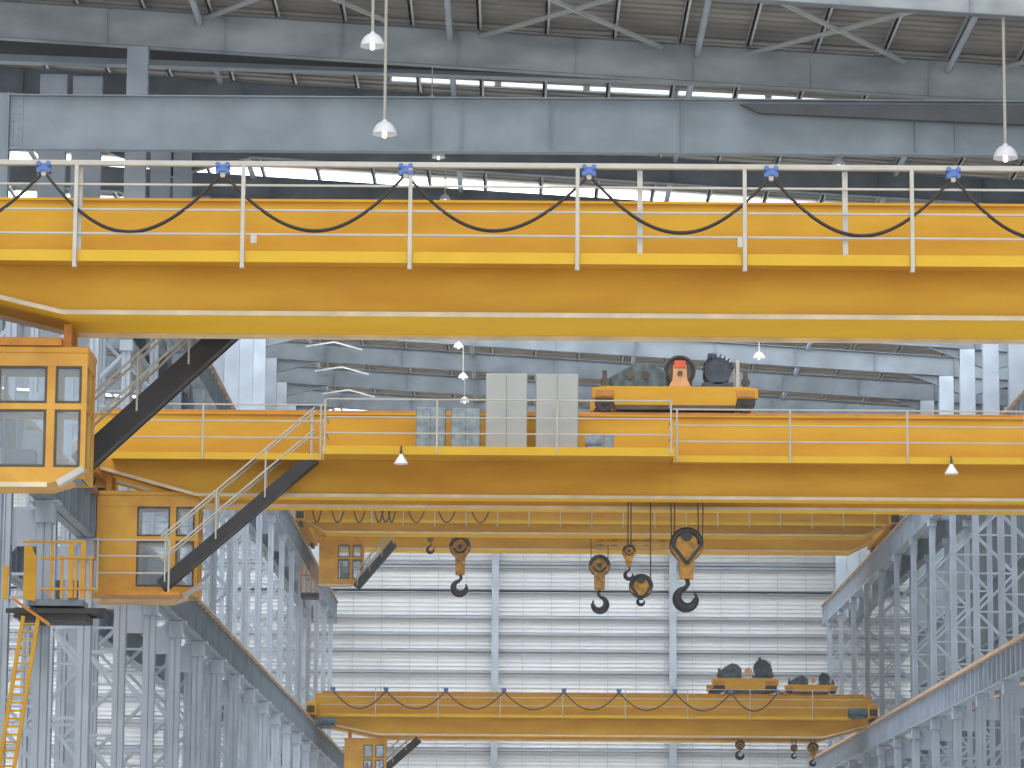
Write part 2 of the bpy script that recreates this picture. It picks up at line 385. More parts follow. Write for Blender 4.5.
# ribbed side wall of the next bay on the right
b = MB(); prof = []; y = 146.0
while y < YW-1: prof += [(y, 0), (y+.3, 0), (y+.36, -.06), (y+.54, -.06), (y+.6, 0)]; y += .6
n = len(prof); XW = 27.0
b.add([(XW+x, yy, 0) for yy, x in prof] + [(XW+x, yy, 33.0) for yy, x in prof], [(i, i+1, i+1+n, i+n) for i in range(n-1)])
wr = b.build('wall_right', 'steel', loc=(XW, 146, 0)); tag(wr, 'blue-grey ribbed side wall seen between the right columns', 'wall', kind='structure')
for z in (4, 7.5, 11, 14.5, 18, 21.5, 25): MB().box(XW-.3, XW-.08, 146, YW-1, z, z+.12).build('rail', 'girt', wr)
for sg, xr, side in ((-1, XLL, 'left'), (1, XLR, 'right')):
    proto = column_proto(sg, '', ZC+15.5, False) if side == 'left' else column_proto(sg, '')
    proto['kindz'] = 0 if side == 'left' else 1
    proto['group'] = '%s row of lattice columns' % side
    ys = YK if side == 'left' else YK[3:]
    for i, Y in enumerate(ys):
        n_ = len(ys)-1-i
        if side == 'left' and Y > 92 and proto['kindz'] == 0:
            proto = column_proto(sg, '', ZC+18.4, False); proto['group'] = '%s row of lattice columns' % side; proto['kindz'] = .5; c = proto
        elif side == 'left' and Y > 112 and proto['kindz'] == .5:
            proto = column_proto(sg, ''); proto['group'] = '%s row of lattice columns' % side; proto['kindz'] = 1; c = proto
        else: c = proto if i == 0 else dup(proto)
        c.location = (xr, Y, 0)
        c['label'] = 'pale blue lattice column in the %s row, %s from the end wall' % (side, ordn(n_))
# trim posts to the rafter line: the roof post heads end above the rafters' underside by design

# ---------------------------------------------------------------- runway beams
def runway(x, zt, depth, y0, y1, label, web='steel', rail=True, stiff=1.35, inner=0):
    t = thing('runway_beam', (x, y0, zt-depth), label, 'beam')
    b = MB(); b.box(x-.012, x+.012, y0, y1, zt-depth, zt-.2)
    y = y0+.6
    while y < y1:
        b.box(x-.16, x+.16, y-.012, y+.012, zt-depth+.05, zt-.25); y += stiff
    b.build('web', web, t)
    MB().box(x-.24, x+.24, y0, y1, zt-depth-.0, zt-depth+.035).build('bottom_flange', web, t)
    MB().box(x-.26, x+.26, y0, y1, zt-.235, zt-.2).build('top_flange', 'rust', t, label='rust stained top flange')
    MB().box(x-.06, x+.06, y0, y1, zt-.2, zt+.02).build('rail', 'rust', t, label='rusty crane rail')
    return t
runway(XLL, ZL, 1.5, 60, YW-1.2, 'left lower crane runway beam on the lattice columns, rusty rail on top')
runway(XLR, ZL, 1.5, 60, YW-1.2, 'right lower crane runway beam on the lattice columns, rusty rail on top', 'column')
runway(XUL-.3, ZU, 1.6, 111, YW-1.2, 'left upper crane runway beam high on the columns')
runway(XUR, ZU, 1.6, 60, YW-1.2, 'right upper crane runway beam high on the columns, rusty rail on top', 'column')
runway(XUL-1.9, ZU, 1.6, 111, YW-1.2, 'outer upper runway beam behind the left column row, serving the next bay')
runway(XUR+1.8, ZU, 1.6, 60, YW-1.2, 'outer upper runway beam behind the right column row, serving the next bay')
runway(XUL-2.9, ZL, 1.5, 60, YW-1.2, 'outer lower runway beam behind the left column row, serving the next bay')
runway(XUR+2.8, ZL, 1.5, 60, YW-1.2, 'outer lower runway beam behind the right column row, serving the next bay')

# ---------------------------------------------------------------- cranes
def post_xs(x0, step, a, c):
    n0 = math.ceil((a-x0)/step); r = []
    x = x0 + n0*step
    while x < c: r.append(x); x += step
    return r
def girder(t, Y, w, zb, depth, xl, xr, bl, brr, rise, nm='girder'):
    """tapered box girder; its top stays level"""
    zt = zb+depth
    poly = [(xl, zb+rise), (bl, zb+.05), (brr, zb+.05), (xr, zb+rise), (xr, zt-.05), (xl, zt-.05)]
    g = MB().prism(poly, Y+.06, Y+w-.06).build(nm, 'yellow', t)
    fl = [(xl, zb+rise-.05), (bl, zb), (brr, zb), (xr, zb+rise-.05)]
    pf = fl + [(x, z+.05) for x, z in reversed(fl)]
    MB().prism(pf, Y+.03, Y+w-.0).build('bottom_flange', 'flange', g, label='bottom flange, yellow brightened for the floor bounce')
    MB().prism([(x, z-.012) for x, z in fl] + [(x, z+.075) for x, z in reversed(fl)], Y-.01, Y+.03).build('flange_edge', 'cream', g, label='pale edge of the bottom flange, glare painted in')
    MB().box(xl, xr, Y, Y+w, zt-.05, zt).build('top_flange', 'yellow', g)
    MB().box(xl+.4, xr-.4, Y+w/2-.05, Y+w/2+.05, zt, zt+.12).build('trolley_rail', 'orange', g)
    return g
def cab(t, X1, Yc, zt, s=1.0, W=2.78, Hh=2.95, D=1.3):
    """operator cab hung under the girder: right edge X1, near face Yc, top zt"""
    X0 = X1-W; Y1 = Yc+D; Hh = 2.72*s; zb = zt-Hh
    c = MB()
    xs_ = X0+1.02; xm = X1-.66          # solid panel ends; mullion between the two window columns
    zg1, zmid, zg0 = zt-.43*s, zt-1.21*s, zb+.34*s
    def wall(ya, yb, e, solid):
        if solid: c.box(X0, xs_, ya, yb, zb+.14, zt-.2)
        else: c.box(X0, X0+.1, ya, yb, zb+.14, zt-.2)
        for xa, xb in ((xs_-.02, xs_+.06), (xm-.1, xm+.06), (X1-.1, X1)): c.box(xa, xb, ya-e, yb-e, zb+.14, zt-.2)
        for za, zc in ((zg1, zt-.16), (zmid-.06, zmid+.06), (zb+.12, zg0)): c.box(X0-.004, X1+.004, ya-2*e, yb-2*e, za, zc)
    wall(Yc, Yc+.06, .006, True); wall(Y1-.06, Y1, -.006, False)
    c.box(X0-.006, X0+.06, Yc+.07, Y1-.07, zb+.2, zt-.2)
    for ya in (Yc+D*.5,): c.box(X1-.07, X1-.002, ya, ya+.1, zb+.2, zt-.2)
    for za, zc in ((zg1, zt-.17), (zmid-.05, zmid+.05), (zb+.13, zg0)): c.box(X1-.06, X1-.001, Yc+.05, Y1-.05, za, zc)
    k = c.build('operator_cab', 'cab', t)
    MB().box(X0-.05, X1+.02, Yc-.05, Y1+.05, zt-.18, zt-.05).build('cab_roof', 'cab', k, bevel=.03)
    b = MB(); b.prism([(X0-.03, zb+.14), (X0-.03, zb), (X1-.75, zb), (X1-.1, zb+.2), (X1, zb+.3), (X1-.0, zb+.36), (X1-.2, zb+.3), (X1-.8, zb+.14)], Yc-.04, Y1+.04)
    b.build('floor_tray', 'cab', k)
    MB().box(X0-.04, X1-.7, Yc-.09, Yc-.05, zb-.05, zb+.04).build('floor_edge', 'cream', k, label='pale edge of the cab floor')
    gl = [(xs_+.06, xm-.1, zmid+.06, zg1), (xs_+.06, xm-.1, zg0, zmid-.06), (xm+.06, X1-.1, zmid+.06, zg1), (xm+.06, X1-.1, zg0, zmid-.06)]
    for (a, e, z0, z1) in gl:
        f = MB(); q = .045
        f.box(a, e, Yc-.02, Yc+.03, z0, z0+q); f.box(a, e, Yc-.02, Yc+.03, z1-q, z1); f.box(a, a+q, Yc-.019, Yc+.03, z0+q, z1-q); f.box(e-q, e, Yc-.019, Yc+.03, z0+q, z1-q)
        f.build('window_seal', 'brown', k)
        MB().box(a, e, Yc+.012, Yc+.02, z0, z1).build('window_glass', 'glass', k)
    MB().box(X1-.05, X1-.042, Yc+.1, Y1-.1, zg0, zg1).build('side_glass', 'glass', k)
    # inside
    i = MB(); i.box(xs_+.15, xs_+.75, Yc+.5, Yc+1.0, zb+.2, zb+.75); i.box(xs_+.15, xs_+.3, Yc+.5, Yc+1.0, zb+.75, zb+1.35); i.build('seat', 'dark', k, bevel=.05)
    i = MB(); i.box(xm-.65, xm-.1, Yc+.75, Yc+1.1, zb+.2, zb+1.15); i.build('control_desk', 'paper', k, bevel=.02)
    MB().tube([(xm-.2, Yc+.8, zb+1.12), (xm-.25, Yc+.75, zb+1.4)], .03, 8).build('lever', 'dark', k)
    i = MB(); i.box(X0+.1, X0+.14, Yc+.1, Y1-.1, zb+.2, zt-.3); i.box(X0+.1, X1-.1, Yc+.1, Y1-.1, zb+.14, zb+.2); i.box(X0+.1, X1-.1, Yc+.1, Y1-.1, zt-.3, zt-.26); i.build('cab_lining', 'interior', k)
    # hangers
    for xa in (X0+.2, X1-.5):
        for ya in (Yc+.2, Y1-.3): MB().box(xa, xa+.15, ya, ya+.15, zt-.1, zt+.42).build('hanger', 'orange', k)
    return k
def stair(t, P, Q, w=.62, dep=.34, rail_h=.95, m='dark', railm='pale'):
    """P low end, Q high end (x, y, z); the steps run between two deep stringers"""
    P = Vector(P); Q = Vector(Q); d = Q-P; n = int(d.length/.3)
    b = MB(); up = Vector((0, 0, 1)); off = Vector((0, w, 0))
    nn = d.normalized().cross(Vector((0, 1, 0))).normalized()
    for o in (Vector((0, 0, 0)), off): b.bar(P+o, Q+o, dep, .05, up=(0, 1, 0))
    # soffit plate
    b.bar(P+off/2-nn*dep*.42, Q+off/2-nn*dep*.42, .03, w, up=(0, 1, 0))
    b2 = MB(); s_ = b.build('stair', m, t)
    for i in range(1, n):
        c = P + d*(i/n); b2.box(c.x-.13, c.x+.13, c.y, c.y+w, c.z-.02, c.z+.02)
    b2.build('treads', m, s_)
    for o in (Vector((0, -.02, 0)), off):
        r = MB()
        for hgt in (rail_h, rail_h*.55): r.tube([P+o+up*hgt, Q+o+up*hgt], .026, 6)
        for f in (.03, .36, .68, .98):
            p = P + d*f + o; r.tube([p, p+up*rail_h], .024, 6)
        r.build('stair_handrail', railm, s_)
def handrail(t, xa, xb, Yr, zf, posts, levels, m='pale', pr=.028, rr=.022, low=.25, top=None, sq=False):
    for hgt in levels:
        MB().tube([(xa, Yr, zf+hgt), (xb, Yr, zf+hgt)], rr, 6).build('guard_rail', m, t)
    top = top or (max(levels) if levels else 1.0)
    for x in posts:
        b = MB()
        if sq: b.box(x-pr, x+pr, Yr-.05-pr, Yr-.05+pr, zf-low, zf+top); b.box(x-pr*1.2, x+pr*1.2, Yr-.02, Yr+.02, zf-low, zf-low+.06)
        else: b.tube([(x, Yr-.03, zf-low), (x, Yr-.03, zf+top)], pr, 6)
        b.build('guard_post', m, t)
def end_truck(t, x, Y0, Y1, zr, h=.75):
    e = MB(); e.box(x-.28, x+.28, Y0, Y1, zr+.22, zr+.22+h); e = e.build('end_carriage', 'yellow', t, bevel=.03)
    for y in (Y0+.5, Y0+1.4, Y1-1.4, Y1-.5):
        b = MB(); n = 18
        b.prismx([(y+.33*math.cos(2*math.pi*k/n), zr+.335+.33*math.sin(2*math.pi*k/n)) for k in range(n)], x-.1, x+.1); b.build('wheel', 'brown', e)
    MB().box(x-.2, x+.2, Y0-.3, Y0, zr+.35, zr+.7).build('buffer', 'black', e)

def walkway(t, xa, xb, Y0, wd, zf, th=.16):
    g = MB().box(xa, xb, Y0-wd, Y0+.06, zf-.05, zf).build('walkway_deck', 'yellow', t)
    MB().box(xa, xb, Y0-wd-.03, Y0-wd, zf-th, zf+.06).build('walkway_edge', 'edge', g)
    return g

# ---- crane 1: nearest, lower rails
Y1c = 63.5
p = at(511, 316.5, Y1c); zb = p.z; D1 = at(511, 200.5, Y1c).z - zb
c1 = thing('bridge_crane', (0, Y1c, zb), 'nearest large yellow bridge crane spanning the whole picture, festoon cables along its rail', 'crane', 'bridge cranes')
bl = at(62, 315, Y1c).x
girder(c1, Y1c, 2.1, zb, D1, XLL, XLR, bl, XLR-3.2, .70)
MB().prism([(XLL, zb+.70-.14), (bl, zb-.085), (XLR-3.2, zb-.085), (XLR, zb+.72), (XLR, zb+.8), (XLR-3.2, zb+.05), (bl, zb+.05), (XLL, zb+.68)], Y1c+2.1, Y1c+2.2).build('rear_flange_edge', 'cream', c1, label='pale rear lip of the bottom flange')
zf = at(511, 256, Y1c-.9).z
walkway(c1, XLL+.6, XLR-.6, Y1c, .9, zf, .15)
ps = post_xs(at(243, 220, Y1c-.95).x, 3.14, XLL+.5, XLR-.5)
lv = [at(511, yy, Y1c-.95).z-zf for yy in (236, 212, 187)]
ztr = at(511, 166, Y1c-.95).z
handrail(c1, XLL+.6, XLR-.6, Y1c-.95, zf, ps, lv, low=.28, top=ztr-zf-.05, pr=.036, rr=.024, sq=True)
MB().box(XLL+.6, XLR-.6, Y1c-1.02, Y1c-.9, ztr-.05, ztr+.05).build('festoon_track', 'pale', c1, bevel=.015)
for px in (80, 640, 845):
    x = at(px, 180, Y1c-.9).x; MB().box(x-.05, x+.05, Y1c-.88, Y1c-.82, zf, ztr-.05).build('track_bracket', 'pale', c1)
MB().box(at(251, 238, Y1c-.9).x, at(257, 238, Y1c-.9).x, Y1c-1.0, Y1c-.95, at(254, 243, Y1c-1).z, at(254, 233, Y1c-1).z).build('notice_plate', 'pale', c1)
x = at(740, 242, Y1c-1).x; MB().box(x-.05, x+.05, Y1c-1.06, Y1c-1.0, at(740, 248, Y1c-1).z, at(740, 238, Y1c-1).z).build('switch_box', 'pale', c1, bevel=.01)
for xe in (XLL, XLR): end_truck(c1, xe, Y1c-1.6, Y1c+4.0, ZL)
k1 = cab(c1, at(86, 420, Y1c+.7).x, Y1c+.7, at(60, 344, Y1c+.7).z, Hh=2.98)
b = MB(); xq = at(62, 340, Y1c+.7).x
b.box(xq-2.1, xq, Y1c+.6, Y1c+2.3, at(40, 346, Y1c+.7).z, at(40, 338, Y1c+.7).z); b.build('cab_roof_rack', 'orange', k1)
b = MB()
pA, pB = at(58, 484, Y1c+.6), at(84, 469, Y1c+.6)
b.bar(pA, pB, .12, .3, up=(0, 1, 0)); b.build('front_sill', 'pale', k1, label='pale slanted sill at the cab corner')
pA, pB = at(78, 464, Y1c+3), at(208, 347, Y1c+3)
pB = pA + (pB-pA)*1.25
stair(c1, pA, pB, dep=.42, w=.5, m='stairblack', rail_h=1.15)

def festoon_carrier(P, s, label, group):
    t = thing('festoon_carrier', P, label, 'cable carrier', group); x, y, z = P
    b = MB(); b.box(x-.13*s, x+.13*s, y-.1*s, y+.1*s, z-.09*s, z+.09*s); b.box(x-.17*s, x+.17*s, y-.03*s, y+.03*s, z-.04*s, z+.04*s); b.build('body', 'blue', t, bevel=.02*s)
    b = MB()
    for dx in (-.11, .11):
        for dz in (-.08, .08): b.disc((x+dx*s, 0, z+dz*s), .055*s, y-.13*s, y+.13*s, 12)
    b.build('roller', 'blue', t)
    b = MB(); b.box(x-.06*s, x+.06*s, y-.05*s, y+.05*s, z-.2*s, z-.08*s); b.build('cable_clamp', 'pale', t)
    return t
def festoon_loop(P, Q, sag, r, strands, label, group, skew=0.0):
    P = Vector(P); Q = Vector(Q); b = MB(); N = 26
    for s_ in range(strands):
        sg = sag*(1-.018*s_); pts = []
        for i in range(N+1):
            u = i/N; h = (4*u*(1-u)); h = h*.55 + math.sin(math.pi*u)*.45
            v = P.lerp(Q, u); pts.append(Vector((v.x + skew*math.sin(math.pi*u), v.y-.035*s_, v.z - sg*h)))
        b.tube(pts, r, 6)
    o = b.build('festoon_cable', 'black', loc=P); return tag(o, label, 'cable', group)
pxs = [-140, 44, 223, 406, 589, 771, 953, 1136]
dips = [228, 231, 230, 230, 232, 235, 238]
Yf = Y1c-.95
cp = [at(px, 169 + .007*(px-44)*.9, Yf) for px in pxs]
names = ['at the far left', 'above the left end of the near yellow crane', 'above the second post', 'at the centre left', 'at the centre right', 'right of centre', 'at the far right', 'past the right edge']
for i, P in enumerate(cp):
    P.z = ztr - .09
    festoon_carrier(P, .82, 'blue festoon cable carrier on the near crane track, ' + ['out past the left edge', 'leftmost of the six visible', 'second from the left', 'third from the left', 'fourth from the left', 'fifth from the left', 'rightmost of the six visible', 'out past the right edge'][i], 'festoon carriers of the near crane')
for i in range(7):
    P, Q = cp[i]+Vector((.05, 0, -.14)), cp[i+1]+Vector((-.05, 0, -.14))
    mid = at((pxs[i]+pxs[i+1])/2, dips[i]-1.5, Yf)
    festoon_loop(P, Q, P.z-mid.z+.06, .024, 2, 'black festoon cable loop on the near crane, ' + ['cut off at the left edge', 'first full loop from the left', 'second full loop from the left', 'third full loop from the left', 'fourth full loop from the left', 'fifth full loop from the left', 'cut off at the right edge'][i], 'festoon loops of the near crane', skew=random.uniform(-.08, .08))

# ---- crane 2: second, lower rails, two girders
Y2c = 90.0
zb = at(560, 498, Y2c).z; D2 = at(560, 414.5, Y2c).z - zb
c2 = thing('bridge_crane', (0, Y2c, zb), 'second yellow bridge crane with grey control cabinets and a hoist trolley on top', 'crane', 'bridge cranes')
bl = at(196, 497, Y2c).x
girder(c2, Y2c, .75, zb, D2, XLL+.1, XLR, bl, XLR-3.2, .80)
girder(c2, Y2c+2.3, .75, zb, D2, XLL+.1, XLR, bl, XLR-3.2, .80, 'rear_girder')
zf = at(560, 457, Y2c-.9).z
xp0, xp1 = at(322, 450, Y2c-2).x, at(675, 450, Y2c-2).x
walkway(c2, XLL+.6, xp0, Y2c, .9, zf, .12); walkway(c2, xp1, XLR-.6, Y2c, .9, zf, .12)
zp = at(560, 449.5, Y2c-2).z
walkway(c2, xp0, xp1, Y2c, 2.0, zp, .16)
lr = [at(850, yy, Y2c-.95).z-zf for yy in (410.5, 426.5, 442.5)]
xs = post_xs(at(790, 430, Y2c-.95).x, 3.105, xp1+.3, XLR-.5)
handrail(c2, xp1, XLR-.6, Y2c-.95, zf, [xp1+.1]+xs, lr, low=.12)
xs = post_xs(at(203, 430, Y2c-.95).x, 3.105, XLL+.5, xp0-.3)
ll = [at(250, yy, Y2c-.95).z-zf for yy in (404.5, 421, 437.5)]
handrail(c2, XLL+.6, xp0, Y2c-.95, zf, xs+[xp0-.1], ll, low=.12)
lp = [at(500, yy, Y2c-2.0).z-zp for yy in (400, 418, 434)]
handrail(c2, xp0+.1, xp1-.1, Y2c-2.0, zp, [at(px, 430, Y2c-2).x for px in (325, 437, 557, 671)], lp, low=.1)
for xx in (xp0+.1, xp1-.1):
    b = MB()
    for l in lp: b.tube([(xx, Y2c-2, zp+l), (xx, Y2c-.95, zp+l)], .022, 6)
    b.build('guard_rail', 'pale', c2)
for px in (440, 557, 673):
    x = at(px, 470, Y2c).x; MB().box(x-.02, x+.02, Y2c+.03, Y2c+.06, zb+.06, zf-.3).build('stiffener', 'yellow', c2)
for xe in (XLL, XLR): end_truck(c2, xe, Y2c-1.2, Y2c+4.2, ZL)
k2 = cab(c2, at(198, 545, Y2c+.3).x, Y2c+.3, at(150, 489, Y2c+.3).z, s=1.1, Hh=2.95, W=2.72)
b = MB(); pA, pB = at(176, 601, Y2c+.2), at(203, 584, Y2c+.2); b.bar(pA, pB, .12, .3, up=(0, 1, 0)); b.build('front_sill', 'pale', k2, label='pale slanted sill at the cab corner')
stair(c2, at(160, 586, Y2c-.9), at(314, 456, Y2c-.9), dep=.32, w=.55, m='stairblack', rail_h=1.3)
# cab landing rail
zl = at(130, 594, Y2c-.3).z
xa, xb = at(100, 580, Y2c-.3).x, at(171, 580, Y2c-.3).x
MB().box(xa, xb+.3, Y2c-.95, Y2c+.3, zl-.08, zl).build('cab_landing', 'orange', c2)
handrail(c2, xa, xb, Y2c-.9, zl, [xa, xb], [at(130, yy, Y2c-.9).z-zl for yy in (540, 556, 573)], low=0)

# cabinets on crane 2 platform
def cabinet(pxa, pxb, pya, Y, dep, m, label, group):
    a = at(pxa, pya, Y); e = at(pxb, pya, Y)
    t = thing('control_cabinet', ((a.x+e.x)/2, Y+dep/2, zp), label, 'cabinet', group)
    MB().box(a.x, e.x, Y+.03, Y+dep, zp, a.z).build('body', m, t, bevel=.02)
    mid = (a.x+e.x)/2
    for (u, v) in ((a.x+.02, mid-.006), (mid+.006, e.x-.02)):
        d = MB().box(u, v, Y, Y+.03, zp+.06, a.z-.03).build('door', m, t, bevel=.006)
        MB().box(v-.07 if u < mid-.1 else u+.04, v-.04 if u < mid-.1 else u+.07, Y-.03, Y, (zp+a.z)/2-.1, (zp+a.z)/2+.1).build('handle', m, d)
    MB().box(a.x, e.x, Y+.02, Y+dep, zp, zp+.05).build('plinth', m, t)
    return t
cabinet(486, 527.5, 373, Y2c-1.5, .7, 'grey', 'tall light grey control cabinet on the crane platform, left of the pair', 'tall control cabinets')
cabinet(536, 578.5, 373.5, Y2c-1.5, .7, 'grey', 'tall light grey control cabinet on the crane platform, right of the pair', 'tall control cabinets')
cabinet(416, 445.5, 407, Y2c-1.4, .6, 'bluegrey', 'short blue-grey cabinet on the crane platform, farthest left', 'short control cabinets')
cabinet(451, 480.5, 408, Y2c-1.4, .6, 'bluegrey', 'short blue-grey cabinet next to the tall grey cabinets', 'short control cabinets')
a = at(598, 447, Y2c-1.2); t = thing('junction_box', (a.x, Y2c-1.2, zp), 'small grey gear motor lying on the platform right of the cabinets', 'gear motor')
b = MB(); b.tube([(a.x-.35, Y2c-1.75, zp+.26), (a.x+.1, Y2c-1.75, zp+.26)], .17, 14); b.build('motor_barrel', 'bluegrey', t)
MB().box(a.x+.12, a.x+.4, Y2c-1.9, Y2c-1.6, zp, zp+.42).build('gear_case', 'bluegrey', t, bevel=.03); MB().box(a.x-.3, a.x+.1, Y2c-1.87, Y2c-1.63, zp, zp+.12).build('foot', 'bluegrey', t)

# ---- hoist trolleys
def hoist_trolley(pxa, pxb, Y, zr, label, gauge=2.3, rich=True, ks=1.0):
    xa, xb = at(pxa, 400, Y).x, at(pxb, 400, Y).x; W = xb-xa; k = W/4.35*ks
    t = thing('hoist_trolley', ((xa+xb)/2, Y, zr), label, 'hoist trolley', 'hoist trolleys')
    z0 = zr+.16*k; z1 = zr+.68*k
    b = MB(); b.prism([(xa, z0+.2*k), (xa, z1-.05*k), (xa+.3*k, z1), (xb-.3*k, z1), (xb, z1-.05*k), (xb, z0+.2*k), (xb-.55*k, z0+.2*k), (xb-.6*k, z0), (xa+.6*k, z0), (xa+.55*k, z0+.2*k)], Y-.1, Y+.1)
    b.box(xa+.6*k, xb-.6*k, Y, Y+gauge, z1-.3*k, z1-.2*k)
    b.prism([(xa, z0+.2*k), (xa, z1), (xb, z1), (xb, z0+.2*k)], Y+gauge, Y+gauge+.15); b.build('frame', 'yellow', t, bevel=.015)
    b = MB(); b.box(xa+.62*k, xb-.62*k, Y-.13, Y+gauge, z0-.1*k, z0+.02*k); b.build('lower_rim', 'brown', t)
    for xw in (xa+.33*k, xb-.33*k):
        for yy in (Y, Y+gauge):
            b = MB(); b.disc((xw, 0, zr+.27*k), .26*k, yy-.09, yy+.09, 22); b.disc((xw, 0, zr+.27*k), .09*k, yy-.14, yy-.08, 12); wv = b.build('wheel', 'black', t)
        MB().box(xw-.24*k, xw+.24*k, Y-.16, Y-.1, zr+.4*k, zr+.56*k).build('axle_box', 'orange', t)
        MB().box(xw-.06*k, xw+.06*k, Y-.05, Y+.05, z1, z1+.42*k).build('buffer_post', 'brown', t)
        MB().disc((xw, 0, z1+.12*k), .12*k, Y-.1, Y, 12).build('lifting_lug', 'brown', t)
    def X(u): return xa + W*u
    # gearbox
    b = MB(); b.prism([(X(.13), z1), (X(.10), z1+.25*k), (X(.2), z1+.5*k), (X(.3), z1+.66*k), (X(.38), z1+.62*k), (X(.45), z1+.42*k), (X(.45), z1)], Y+.1, Y+.9)
    g = b.build('gearbox', 'machine', t, bevel=.03)
    for u in (.23, .32): MB().disc((X(u), 0, z1+.32*k), .11*k, Y+.04, Y+.1, 16).build('gear_cover', 'brown', g)
    b = MB()
    for u in (.19, .27, .36, .42): MB().box(X(u)-.02, X(u)+.02, Y+.06, Y+.1, z1+.05*k, z1+.38*k).build('gearbox_rib', 'machine', g)
    # drum
    if rich:
        b = MB(); b.disc((X(.53), 0, z1+.45*k), .42*k, Y+.15, Y+.3, 32); b.disc((X(.53), 0, z1+.45*k), .33*k, Y+.3, Y+gauge-.2, 28); b.disc((X(.53), 0, z1+.45*k), .42*k, Y+gauge-.3, Y+gauge-.2, 32)
        dr = b.build('rope_drum', 'brown', t)
        b = MB(); b.tube([Vector((X(.53)+.36*k*math.cos(a_), Y+.13, z1+.45*k+.36*k*math.sin(a_))) for a_ in [2*math.pi*i/24 for i in range(25)]], .035*k, 6, cap=False); b.build('drum_flange', 'black', dr)
        b = MB(); b.prism([(X(.53)-.3*k, z1), (X(.53)-.2*k, z1+.2*k), (X(.53)-.17*k, z1+.6*k), (X(.53)+.17*k, z1+.6*k), (X(.53)+.2*k, z1+.2*k), (X(.53)+.3*k, z1)], Y, Y+.14)
        be = b.build('bearing_pedestal', 'peach', t, bevel=.02)
        MB().box(X(.53)-.15*k, X(.53)+.15*k, Y-.03, Y+.1, z1+.5*k, z1+.7*k).build('bearing_cap', 'red', be, label='red-orange cap', bevel=.02)
        MB().disc((X(.53), 0, z1+.36*k), .07*k, Y-.05, Y+.02, 14).build('shaft_end', 'brown', be)
    else:
        MB().disc((X(.55), 0, z1+.3*k), .16*k, Y+.05, Y+.2, 18).build('rope_drum', 'peach', t)
    # motor
    b = MB(); b.disc((X(.76), 0, z1+.45*k), .36*k, Y+.05, Y+.9, 24)
    mo = b.build('motor', 'motor', t)
    b = MB()
    for i in range(10):
        a_ = math.pi*(.05+.1*i); b.bar((X(.76)+.36*k*math.cos(a_), Y+.1, z1+.45*k+.36*k*math.sin(a_)), (X(.76)+.41*k*math.cos(a_), Y+.1, z1+.45*k+.41*k*math.sin(a_)), .03, .6, up=(0, 1, 0))
    b.box(X(.76)-.4*k, X(.76)+.4*k, Y+.05, Y+.9, z1, z1+.14*k); b.box(X(.7), X(.74), Y+.0, Y+.3, z1+.75*k, z1+.9*k); b.build('cooling_fin', 'motor', mo)
    b = MB(); b.box(X(.87), X(.89), Y+.1, Y+.16, z1, z1+.75*k); b.box(X(.845), X(.865), Y+.3, Y+.36, z1, z1+.55*k); b.build('limit_switch_post', 'pale', t)
    return t
hoist_trolley(592, 758, Y2c+.375, zb+D2+.13, 'yellow hoist trolley with rope drum and motors standing on the second crane')

# ---- crane 3: upper rails, far
Y3c = 189.0
zb = at(520, 533.5, Y3c).z
c3 = thing('bridge_crane', (0, Y3c, zb), 'far yellow bridge crane on the upper rails, small cab at its left end', 'crane', 'bridge cranes')
bl, brr = at(325, 533, Y3c).x, at(866, 538, Y3c).x
zb3 = zb; D3 = 2.3
girder(c3, Y3c, 2.2, zb, D3, XUL+.1, XUR-.1, bl, brr, .75); girder(c3, Y3c+8.0, 2.2, zb, D3, XUL+.1, XUR-.1, bl, brr, .75, 'rear_girder')
zf3 = at(520, 521.5, Y3c-.9).z
walkway(c3, XUL+.5, XUR-.5, Y3c, .9, zf3, .12)
xs = post_xs(at(529, 515, Y3c-.9).x, 1.75, XUL+.5, XUR-.5)
ztr3 = at(520, 506.5, Y3c-1).z
handrail(c3, XUL+.5, XUR-.5, Y3c-.95, zf3, xs, [], low=.3, top=ztr3-zf3)
MB().box(XUL+.5, XUR-.5, Y3c-1.02, Y3c-.9, ztr3, ztr3+.12).build('festoon_track', 'pale', c3)
for xe in (XUL, XUR): end_truck(c3, xe, Y3c-1.5, Y3c+11.2, ZU)
k3 = cab(c3, at(363, 565, Y3c+3).x, Y3c+3.0, at(340, 537, Y3c+3).z, W=2.5, Hh=2.9)
stair(c3, at(356, 587, Y3c+2.0), at(394, 543, Y3c+2.0), dep=.42, w=.6, m='dark')
b = MB(); x0, x1 = at(301, 580, Y3c+3).x, at(318, 580, Y3c+3).x; zq = at(310, 597, Y3c+3).z
b.box(x0, x1, Y3c+3, Y3c+4.6, zq, zq+.25); b.build('cab_landing', 'dark', c3)
b = MB()
for px in (301, 306, 311, 316):
    x = at(px, 590, Y3c+3).x; b.box(x-.04, x+.04, Y3c+3, Y3c+3.06, zq+.2, zq+1.9)
b.box(x0, x1, Y3c+3, Y3c+3.06, zq+1.2, zq+1.28); b.build('landing_rail', 'orange', c3)
for i, (pa, pb) in enumerate(((312, 322), (331, 345), (353, 366), (374, 384), (381, 391), (388, 396), (407, 426), (437, 457), (470, 491))):
    P, Q = at(pa, 507, Y3c-1.0), at(pb, 507, Y3c-1.0)
    festoon_loop(P, Q, .86, .035, 1 if i > 5 else 2, 'small hanging festoon loop on the far upper crane, %s from the left' % ORD[i], 'festoon loops of the far upper crane')

